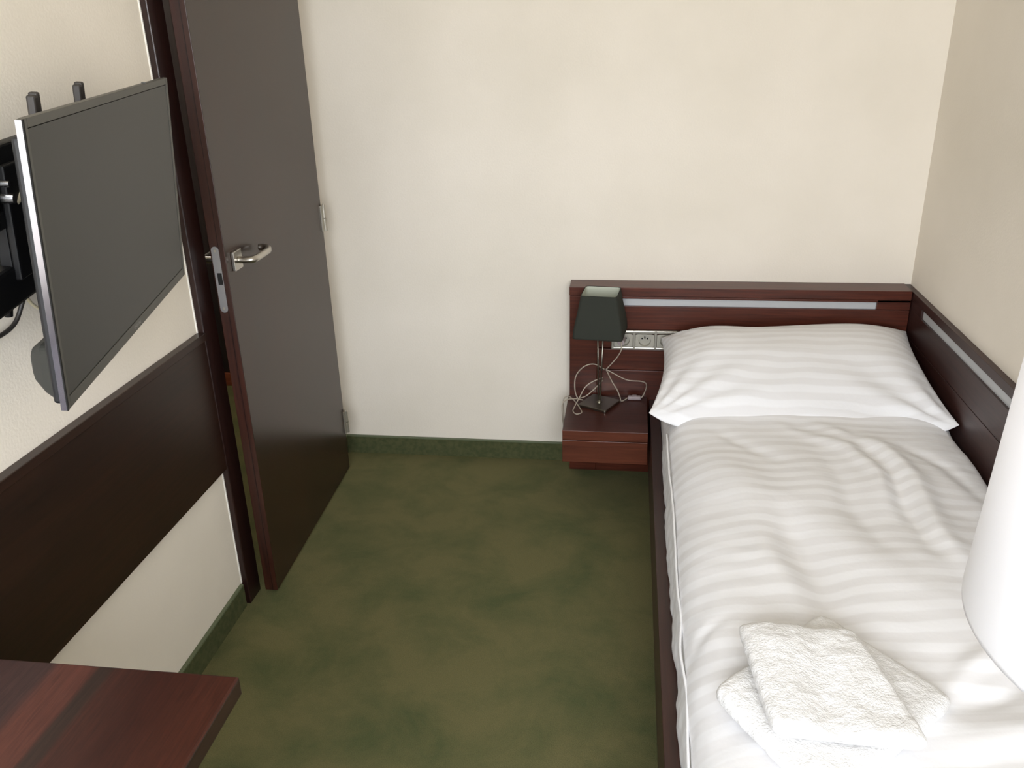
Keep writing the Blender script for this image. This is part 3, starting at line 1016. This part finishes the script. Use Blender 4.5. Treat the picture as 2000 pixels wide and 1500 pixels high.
towel('folded_towel', [(1.385, -1.940), (1.632, -1.948), (1.574, -1.668), (1.358, -1.668)], lambda x, y: 0.523, 0.034, 6.1,
      upf, 'smaller white folded terry towel lying on top of the larger folded towel')

# ------------------------------------------------------------------ television on its wall bracket
ce = Vector((0.213, -1.581, 1.302))
a_, b_, g_ = 0.236, -0.087, 0.022
nv_ = Vector((cos(a_) * cos(b_), sin(a_) * cos(b_), sin(b_)))
u0 = Vector((-sin(a_), cos(a_), 0)); v0 = nv_.cross(u0)
U = cos(g_) * u0 + sin(g_) * v0
V_ = -sin(g_) * u0 + cos(g_) * v0
Mtv = Matrix.Identity(4)
for r in range(3):
    Mtv[r][0] = U[r]; Mtv[r][1] = -nv_[r]; Mtv[r][2] = V_[r]; Mtv[r][3] = ce[r]
tv = empty('television', matrix=Mtv)
tag(tv, 'flat dark television with a switched-off screen, swung out from the left wall', 'television')
HWT, HHT = 0.370, 0.2175
# bezel ring with slim sides and a deeper chin; y is the depth behind the front
bm = bmesh.new()
sl, sr, st_, sb = -0.356, 0.357, 0.2045, -0.199
box(bm, -HWT, sl, 0, 0.0085, -HHT, HHT, bev=0.001)
box(bm, sr, HWT, 0, 0.0085, -HHT, HHT, bev=0.001)
box(bm, sl, sr, 0, 0.011, st_, HHT, bev=0.001)
box(bm, sl, sr, 0, 0.011, -HHT, sb, bev=0.001)
link('bezel', bm, BEZEL, tv)
bxo('bezel_edge_reflection', (-HWT - 0.0002, -HWT + 0.0045, -0.0004, 0.0012, -HHT, HHT), NEARBLACK, tv, 0)  # dark reflection on the left chamfer, painted as a near-black strip
bxo('screen_gasket', (sl - .001, sr + .001, 0.004, 0.008, sb - .001, st_ + .001), NEARBLACK, tv, 0)
bxo('screen', (sl + 0.001, sr - 0.0025, 0.0012, 0.006, sb + 0.0016, st_ - 0.0012), SCREEN, tv, 0)
for sgn in (-1, 1):
    bxo('side_trim', (min(sgn * HWT, sgn * (HWT + 0.0008)), max(sgn * HWT, sgn * (HWT + 0.0008)), 0.0012, 0.0098, -HHT + .001, HHT - .001), TVSIDE, tv, 0)
bm = bmesh.new()
box(bm, -HWT + 0.003, HWT - 0.003, 0.0085, 0.0095, -HHT + 0.003, HHT - 0.003)
box(bm, -HWT + 0.010, HWT - 0.010, 0.0095, 0.025, -HHT + 0.006, HHT - 0.025, bev=0.006, seg=3)
rc = link('rear_casing', bm, TVBACK, tv)
bm = bmesh.new()
# deeper lower housing with chamfered sides
lv = []
for y, dx, dz in ((0.0235, 0.0, 0.0), (0.042, 0.012, 0.006), (0.062, 0.030, 0.018), (0.066, 0.036, 0.024)):
    xx, zl, zh = 0.352 - dx, -HHT + 0.006 + dz, -0.118 - dz
    r_ = 0.012
    ring = []
    for (sx_, zz, a0) in ((1, zh, 0), (-1, zh, pi / 2), (-1, zl, pi), (1, zl, 3 * pi / 2)):
        for i in range(5):
            a = a0 + pi / 2 * i / 4
            ring.append((sx_ * (xx - r_) + r_ * cos(a), y, zz - (r_ if zz == zh else -r_) + r_ * sin(a)))
    lv.append(ring)
loft(bm, lv)
link('lower_housing', bm, TVLOW, tv)
bm = bmesh.new()
box(bm, -0.25, 0.25, 0.0235, 0.045, -0.12, 0.13, bev=0.008, seg=3)
link('rear_cover', bm, TVBACK, tv)
# small pale print in the middle of the chin
bm = bmesh.new()
rnd = random.Random(4)
for k in range(7):
    xk = -0.021 + k * 0.006
    box(bm, xk, xk + 0.0012, -0.0004, 0.0006, -0.2105, -0.2050)
    if k % 2 == 0:
        box(bm, xk, xk + 0.0042, -0.0004, 0.0006, -0.2060, -0.2050)
    if k % 3 != 1:
        box(bm, xk, xk + 0.0042, -0.0004, 0.0006, -0.2105, -0.2095)
link('logo', bm, LOGO, tv)
bxo('sensor', (0.216, 0.222, 0.002, 0.010, HHT, HHT + 0.002), BEZEL, tv, 0)

mount = empty('tv_wall_mount', matrix=Mtv)
tag(mount, 'black steel wall bracket holding the television, with two upright rails', 'wall mount')
for uc in (-0.128, 0.073):
    bm = bmesh.new()
    box(bm, uc - 0.012, uc + 0.0115, 0.072, 0.086, -0.175, 0.223, bev=0.0035, seg=3)
    box(bm, uc - 0.001, uc + 0.012, 0.0715, 0.0865, 0.10, 0.227, bev=0.0035, seg=3)
    r_o = link('upright_rail', bm, RAILG, mount)
    for vz in (-0.1, 0.1):
        bm = bmesh.new()
        cyl(bm, (uc, 0.0445, vz), (uc, 0.0715, vz), 0.007, n=14)
        link('spacer', bm, BLACK, r_o)
frm = bmesh.new()
box(frm, -0.360, 0.20, 0.100, 0.122, 0.118, 0.158, bev=0.004)
box(frm, -0.360, -0.10, 0.104, 0.120, 0.060, 0.119, bev=0.003)
box(frm, -0.360, 0.20, 0.100, 0.124, 0.034, 0.062, bev=0.004)
box(frm, -0.360, 0.20, 0.100, 0.130, -0.092, -0.026, bev=0.006)
box(frm, -0.243, -0.10, 0.102, 0.120, -0.03, 0.04, bev=0.002)
box(frm, -0.243, -0.10, 0.0905, 0.102, -0.05, 0.13, bev=0.003)
link('cross_frame', frm, BLACK, mount)
bm = bmesh.new()
box(bm, -0.285, -0.262, 0.098, 0.103, 0.063, 0.094, bev=0.002)
link('adjuster', bm, RAILG, mount)
for p0_, p1_, rb_ in (((-0.245, 0.097, 0.104), (-0.245, 0.085, 0.104), 0.006), ((-0.238, 0.101, 0.080), (-0.238, 0.084, 0.080), 0.0095), ((-0.285, 0.110, 0.158), (-0.285, 0.110, 0.166), 0.008)):
    bm = bmesh.new()
    cyl(bm, p0_, p1_, rb_, rb_ * 0.8, n=14)
    link('bolt', bm, BOLT, mount)
bm = bmesh.new()
cyl(bm, (-0.255, 0.115, -0.092), (-0.255, 0.115, -0.106), 0.008, 0.006, n=14)
link('stop_knob', bm, BLACK, mount)
# folded arms back to the wall and the wall plate (wall lies at world x = 0)
Minv = Mtv.inverted()
bm = bmesh.new()
t1 = bmesh.new(); box(t1, 0.002, 0.016, -1.68, -1.40, 1.17, 1.42, bev=0.003); merge(bm, t1, Minv)
link('wall_plate', bm, BLACK, mount)
bm = bmesh.new()
for zz in (1.22, 1.37):
    t1 = bmesh.new(); box(t1, 0.0165, 0.062, -1.56, -1.51, zz - 0.02, zz + 0.02, bev=0.004); merge(bm, t1, Minv)
box(bm, 0.02, 0.06, 0.122, 0.150, -0.09, 0.08, bev=0.004)
link('swivel_arm', bm, BLACK, mount)

# cables hanging behind the television
def cable(name, pts, r, material, label):
    bm = bmesh.new()
    tube(bm, pts, r, 8, 8)
    o = link(name, bm, material, smooth=True)
    tag(o, label, 'cable')
    return o


cable('power_cable', [(0.050, -1.665, 1.235), (0.045, -1.668, 1.195), (0.030, -1.672, 1.158), (0.022, -1.695, 1.128), (0.015, -1.745, 1.118), (0.012, -1.83, 1.125), (0.012, -1.9, 1.16)], 0.0042, CABB,
      'black cable curving down the left wall below the tv bracket')
cable('aerial_cable', [(0.035, -1.672, 1.200), (0.030, -1.655, 1.175), (0.024, -1.635, 1.150), (0.020, -1.605, 1.130), (0.018, -1.56, 1.125)], 0.0032, CABC,
      'thin cream cable hanging behind the lower edge of the television')
for k, (dy, rr_) in enumerate(((-0.004, 0.0075), (0.010, 0.0055), (0.021, 0.0060))):
    lab = ['thick cream cable, leftmost of the bundle inside the tv bracket opening', 'thin cream cable, middle of the bundle inside the tv bracket opening', 'cream cable, rightmost of the bundle inside the tv bracket opening'][k]
    c_ = cable('bracket_cable', [(0.03, -1.665 + dy, 1.38), (0.034, -1.668 + dy, 1.33), (0.036, -1.676 + dy * 1.2, 1.28), (0.036, -1.684 + dy * 0.7, 1.24), (0.034, -1.68 + dy, 1.19)], rr_, CABC, lab)
    c_['group'] = 'cream cables in the tv bracket'

def tvw(u_, y_, v_):
    return tuple(Mtv @ Vector((u_, y_, v_)))


cable('bracket_cable', [tvw(-0.236, 0.113, 0.050), tvw(-0.218, 0.100, 0.066), tvw(-0.195, 0.094, 0.080), tvw(-0.165, 0.094, 0.096), tvw(-0.13, 0.096, 0.115)], 0.0085, CABC,
      'short cream cable slanting across the black tv bracket beside the bright bolt')

# ------------------------------------------------------------------ tall lamp with the white shade
fl = empty('floor_lamp', (1.651, -2.371, 0))
tag(fl, 'tall floor lamp with a large white drum shade standing at the foot of the bed', 'lamp')
bm = bmesh.new()
lathe(bm, [(0.14, 0.0), (0.14, 0.018), (0.13, 0.024), (0.03, 0.03), (0.012, 0.045), (0.001, 0.046)], 48)
link('base', bm, LAMPST, fl, smooth=False)
bm = bmesh.new()
cyl(bm, (0, 0, 0.04), (0, 0, 1.27), 0.011, n=20)
link('pole', bm, LAMPST, fl, smooth=True)
bm = bmesh.new()
H0, H1, RB, RT = 1.093, 1.43, 0.200, 0.186
lathe(bm, [(RB - 0.003, H0 + 0.001), (RB, H0), (RB + .0005, H0 + 0.006), (RT + .0005, H1 - 0.006), (RT, H1), (RT - 0.003, H1 - 0.001)], 96, closed=True)
link('lamp_shade', bm, WSHADE, fl, smooth=True)
bm = bmesh.new()
for a in (0.3, 0.3 + 2 * pi / 3, 0.3 + 4 * pi / 3):
    cyl(bm, (0.0, 0, 1.26), ((RT - .004) * cos(a), (RT - .004) * sin(a), H1 - 0.012), 0.002, n=6)
cyl(bm, (0, 0, 1.24), (0, 0, 1.29), 0.018, n=20)
link('bulb_holder', bm, LAMPST, fl)
bm = bmesh.new()
lathe(bm, [(0.013, 1.291), (0.016, 1.30), (0.028, 1.325), (0.030, 1.342), (0.022, 1.362), (0.004, 1.371)], 24)
link('bulb', bm, LAMPB, fl, smooth=True)
